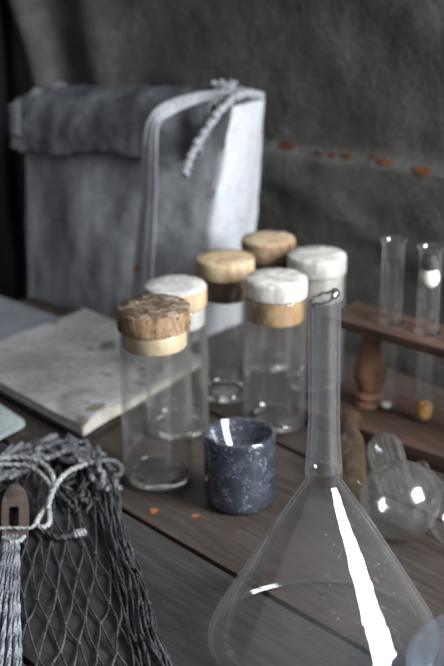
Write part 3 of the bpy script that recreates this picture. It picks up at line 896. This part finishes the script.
# yellowed little bottle behind the stem
A_, B_ = at(350, 419, .0092), at(353, 492, .0100)
yb = thing('yellowed_bottle', 'small yellow-brown stained glass bottle lying behind the funnel stem', 'bottle', Vector(((A_.x + B_.x) / 2, (A_.y + B_.y) / 2, 0)))
ax3 = (A_ - B_); L3 = ax3.length; r3 = .0094
ps = [(0, 0), (r3 * .8, 0), (r3, .003), (r3, L3 * .62), (r3 * .92, L3 * .68), (r3 * .70, L3 * .75), (r3 * .64, L3 * .80), (r3 * .66, L3 * .93), (r3 * .86, L3 * .95), (r3 * .90, L3 * .98), (r3 * .78, L3), (r3 * .45, L3), (r3 * .4, L3 * .85)]
V, Fc = lathe(ps, 40, False, .03, axis=ax3.normalized(), origin=B_ - yb.location)
link_mesh('stained_bottle_glass', V, Fc, M['glass_amber'], yb, sharp=60)
# glass dish, lower right corner
Pd0 = at(538, 668, .048); Rd = metres(Pd0, 130); Pd = Vector((Pd0.x, Pd0.y, 0))
ds = thing('glass_dish', 'wide blue-grey glass dish cut by the lower right corner', 'dish', Pd)
zt_ = .048
ps = [(0, .0003), (Rd * .45, .0003), (Rd * .62, .001), (Rd * .78, .008), (Rd * .9, .022), (Rd * .97, .038), (Rd, zt_ - .001), (Rd + .0006, zt_ + .0006), (Rd - .001, zt_ + .0016), (Rd - .0026, zt_ + .0004),
      (Rd * .94, .038), (Rd * .87, .023), (Rd * .75, .0105), (Rd * .6, .004), (Rd * .4, .0035), (0, .0035)]
V, Fc = lathe(ps, 96, False, .003)
link_mesh('dish_wall', V, Fc, M['glass_dish'], ds, sharp=70)

# ------------------------------------------------------------------ net bag with drawstring, toggle and tassel
no_ = at(60, 560)
net = thing('net_bag', 'dark knotted cord net bag with pale drawstring, wooden toggle and grey tassel', 'net bag', no_)
def lerp(tab, y):
    for (y0, a), (y1, b) in zip(tab, tab[1:]):
        if y <= y1: return a + (b - a) * (y - y0) / (y1 - y0)
    return tab[-1][1]
LX = [(440, 20), (480, -12), (540, 4), (600, -4), (760, -25)]
RX = [(440, 80), (460, 104), (480, 114), (520, 122), (560, 135), (600, 148), (640, 160), (680, 174), (760, 200)]
def npos(u, y, z=.0012):
    """u 0..1 across; the right fifth is bunched together"""
    g = u / .62 * .80 if u < .62 else .80 + (u - .62) / .38 * .20
    x = lerp(LX, y) + (lerp(RX, y) - lerp(LX, y)) * g
    zz = z + (.007 * max(0, (u - .6) / .4) ** .7 * abs(math.sin(u * 37 + y * .02)) if u > .6 else 0) + .0015 * abs(mnoise.noise(Vector((u * 6, y * .02, 3))))
    return at(x, y, zz)
NC, NR, DY = 11, 11, 27
nodes = {}
for j in range(NR + 1):
    for i in range(NC + 1):
        u = (i + (.5 if j % 2 else 0)) / (NC + .5)
        uj = u + random.uniform(-.012, .012)
        y = 462 + j * DY + random.uniform(-6, 6) + 5 * math.sin(i * 1.3)
        y += 14 * math.sin(u * 3.1) * 0
        nodes[(i, j)] = (min(max(uj, 0), 1), y)
mbn, mbd = MB(), MB()
def strand(a, b, mbx, r=.00068, sag=.010):
    (u0, y0), (u1, y1) = a, b
    pts = []
    c_ = random.uniform(-sag, sag); ph = random.uniform(0, .002)
    for k in range(8):
        t = k / 7
        pts.append(npos(u0 + (u1 - u0) * t + c_ * math.sin(PI * t), y0 + (y1 - y0) * t, .0011 + ph * math.sin(PI * t)))
    mbx.add(tube([p - no_ for p in pts], r, 6))
for j in range(NR):
    for i in range(NC + 1):
        a = nodes[(i, j)]
        for di in ((0, -1) if j % 2 == 0 else (0, 1)):
            b = nodes.get((i + di, j + 1))
            if b is None: continue
            strand(a, b, mbn, .00072 if a[0] < .62 else .0009, .010)
        p = npos(*a, .0013) - no_
        V, Fc = lathe([(0, -.0013), (.0010, -.0009), (.0015, 0), (.0010, .0009), (0, .0013)], 8, False, .1)
        mbn.add(([v + p for v in V], Fc))
netm = mbn.build('netting', M['cord_dark'], net)
# bunched edge: long meshes lying together down the right side
for s in range(13):
    pts = []; off_ = random.uniform(-10, 7); ph = random.uniform(0, 6)
    lo = 448 + random.uniform(0, 40)
    n_ = 26
    for k in range(n_):
        y = lo + (735 - lo) * k / (n_ - 1)
        x = lerp(RX, y) - 9 + off_ + 4.5 * math.sin(y * .075 + ph) + random.uniform(-1, 1)
        pts.append(at(x, y, .0016 + .0055 * (1 - abs(off_ + 2) / 14) * (s % 4) / 3 + .001 * math.sin(y * .2 + ph)) - no_)
    pts = smooth_path(pts, 2)
    mbd.add(tube(pts, .0009 if s % 3 else .0012, 6))
mbd.build('bunched_edge', M['cord_bundle'] if False else M['cord_dark'], net)
# gathered mouth: fat looped stitches following an arch
arch = smooth_path([(-22, 484, 0), (0, 474, 0), (22, 459, 0), (45, 452, 0), (68, 449, 0), (88, 458, 0), (102, 474, 0), (110, 494, 0)], 12)
mbg = MB()
for k in range(74):
    i = random.randrange(1, len(arch) - 6); p = arch[i]; q = arch[min(i + random.randrange(6, 13), len(arch) - 1)]
    nrm = Vector((-(q - p).y, (q - p).x, 0)).normalized()
    o1 = random.uniform(-15, 7); z = .002 + .010 * random.random() * (1 - abs(o1 + 4) / 16)
    tilt = random.uniform(-3, 7)
    L_ = [p + nrm * (o1), (p * .65 + q * .35) + nrm * (o1 + tilt * .5 + 2.0), (p * .35 + q * .65) + nrm * (o1 + tilt * .8 + 2.0), q + nrm * (o1 + tilt)]
    zz = [z, z + .002, z + .002, z - .001]
    pts = smooth_path([at(a.x, a.y, max(.0015, b)) - no_ for a, b in zip(L_, zz)], 9)
    mbg.add(tube(pts, .0017, 9, twist=.4))
mbg.build('gathered_mouth', M['cord_bundle'], net)
# lower heap of dark loops beneath it
mbg = MB()
for k in range(26):
    x0 = random.uniform(-10, 100); y0 = 474 + random.uniform(-8, 30) + (abs(x0 - 45) * .12)
    a = random.uniform(.3, 2.6); L_ = random.uniform(10, 22)
    pts = smooth_path([at(x0 + math.cos(a) * L_ * (t - .5) + 3 * math.sin(t * 5 + k), y0 + math.sin(a) * L_ * (t - .5), .0015 + .004 * math.sin(PI * t)) - no_ for t in (0, .25, .5, .75, 1)], 5)
    mbg.add(tube(pts, .0011, 6))
mbg.build('loose_loops', M['cord_dark'], net)
def rope(pts, r, name, m_, parent, per=9, tw=.55):
    P_ = smooth_path([at(x, y, z) - no_ for x, y, z in pts], per)
    return MB().add(tube(P_, r, 8, twist=tw)).build(name, m_, parent)
dsn = rope([(-20, 457, .012), (0, 458, .0125), (20, 457, .0135), (38, 461, .0140), (50, 470, .0135), (54, 482, .0125), (52, 495, .0105), (46, 508, .008), (39, 518, .007), (37, 524, .0065), (42, 527, .0065), (49, 524, .007), (50, 516, .008), (49, 505, .010), (53, 492, .0115), (60, 480, .0135), (70, 471, .0115),
      (84, 465, .0100), (100, 461, .0085), (113, 461, .008), (121, 466, .0065), (121, 474, .006), (114, 476, .006)], .00155, 'drawstring', M['cord_light'], net)
rope([(-20, 464, .0105), (0, 464, .011), (22, 465, .0115), (36, 470, .0120), (45, 478, .012), (51, 487, .0110), (49, 500, .0085), (42, 512, .0060), (36, 522, .0050)], .00135, 'drawstring_return', M['cord_light'], dsn)
rope([(-14, 531, .0100), (4, 528, .0118), (20, 528, .0118), (31, 528, .0085), (36, 523, .006)], .0010, 'tie_string', M['cord_light'], net)
de = rope([(35, 524, .0030), (44, 532, .0040), (58, 537, .0042), (70, 536, .0040), (78, 533, .0038)], .0018, 'cord_end', M['cord_dark'], net)
rope([(74, 534, .0040), (80, 533, .0040), (85, 532, .0038)], .0026, 'whipping', M['cord_light'], de, 4, .9)
# wooden toggle plate with a slot
out = [(2, 538), (1, 515), (3, 497), (9, 486), (17, 484), (24, 489), (28, 500), (29, 518), (28, 538)]
slot = [(9, 531), (9, 507), (19, 506), (19, 530)]
zb_ = .0060
def ringplate(out, slot, z0, z1):
    bm = bmesh.new()
    O = smooth_path([(x, y, 0) for x, y in out], 4)
    n = 32
    # sample both outlines by angle about the slot's centre so they can be bridged
    cx, cy = 15, 519
    def hit(poly, a):
        best = None; dx, dy = math.cos(a), math.sin(a)
        for i in range(len(poly)):
            x1, y1 = poly[i][0] - cx, poly[i][1] - cy; x2, y2 = poly[(i + 1) % len(poly)][0] - cx, poly[(i + 1) % len(poly)][1] - cy
            den = dx * (y2 - y1) - dy * (x2 - x1)
            if abs(den) < 1e-9: continue
            t = (x1 * (y2 - y1) - y1 * (x2 - x1)) / den; s = (x1 * dy - y1 * dx) / den
            if t > 0 and -1e-6 <= s <= 1 + 1e-6: best = t if best is None else max(best, t)
        return cx + dx * (best or 4), cy + dy * (best or 4)
    OO = [(p.x, p.y) for p in O]
    N_ = 72; V, Fc = [], []
    for k in range(N_):
        a = 2 * PI * k / N_
        o = hit(OO, a); s = hit(slot, a)
        for (q, z) in ((o, z0), (o, z1 - .0008), ((cx + (o[0] - cx) * .965, cy + (o[1] - cy) * .965), z1), (s, z1), (s, z0)):
            V.append(at(q[0], q[1], z) - no_)
    for k in range(N_):
        k2 = (k + 1) % N_
        for i in range(5):
            i2 = (i + 1) % 5; Fc.append((k * 5 + i, k2 * 5 + i, k2 * 5 + i2, k * 5 + i2))
    return V, Fc
tg = MB().add(ringplate(out, slot, zb_, zb_ + .0048)).build('toggle', M['toggle'], net, sharp=40)
tg['label'] = 'brown wooden toggle with a slot'
# tassel
ta = bpy.data.objects.new('tassel', None); COL.objects.link(ta); ta.parent = net; ta.empty_display_size = .01
for k in range(17):
    q = k / 16; x0 = 5 + 13 * q; x1 = -22 + 42 * q
    layer = (k * 7 % 3)
    pts = [(x0 + random.uniform(-1, 1), 536, .0075 + .0015 * layer), (x0 * .8 + x1 * .2 + random.uniform(-1, 1), 560, .0085 + .002 * layer), (x0 * .45 + x1 * .55 + random.uniform(-1.5, 1.5), 605, .0050 + .0028 * layer),
           (x0 * .15 + x1 * .85 + random.uniform(-1.5, 1.5), 650, .0028 + .0028 * layer), (x1 + random.uniform(-2, 2), 700, .0020 + .0026 * layer), (x1 - 3, 740, .0018 + .002 * layer)]
    rope(pts, .00135, 'tassel_cord', M['cord_tassel'], ta, 7, .6)
rope([(3, 538, .0108), (8, 541, .0125), (14, 542, .0128), (20, 541, .0125), (24, 537, .0108)], .0015, 'binding', M['cord_light'], ta, 6)
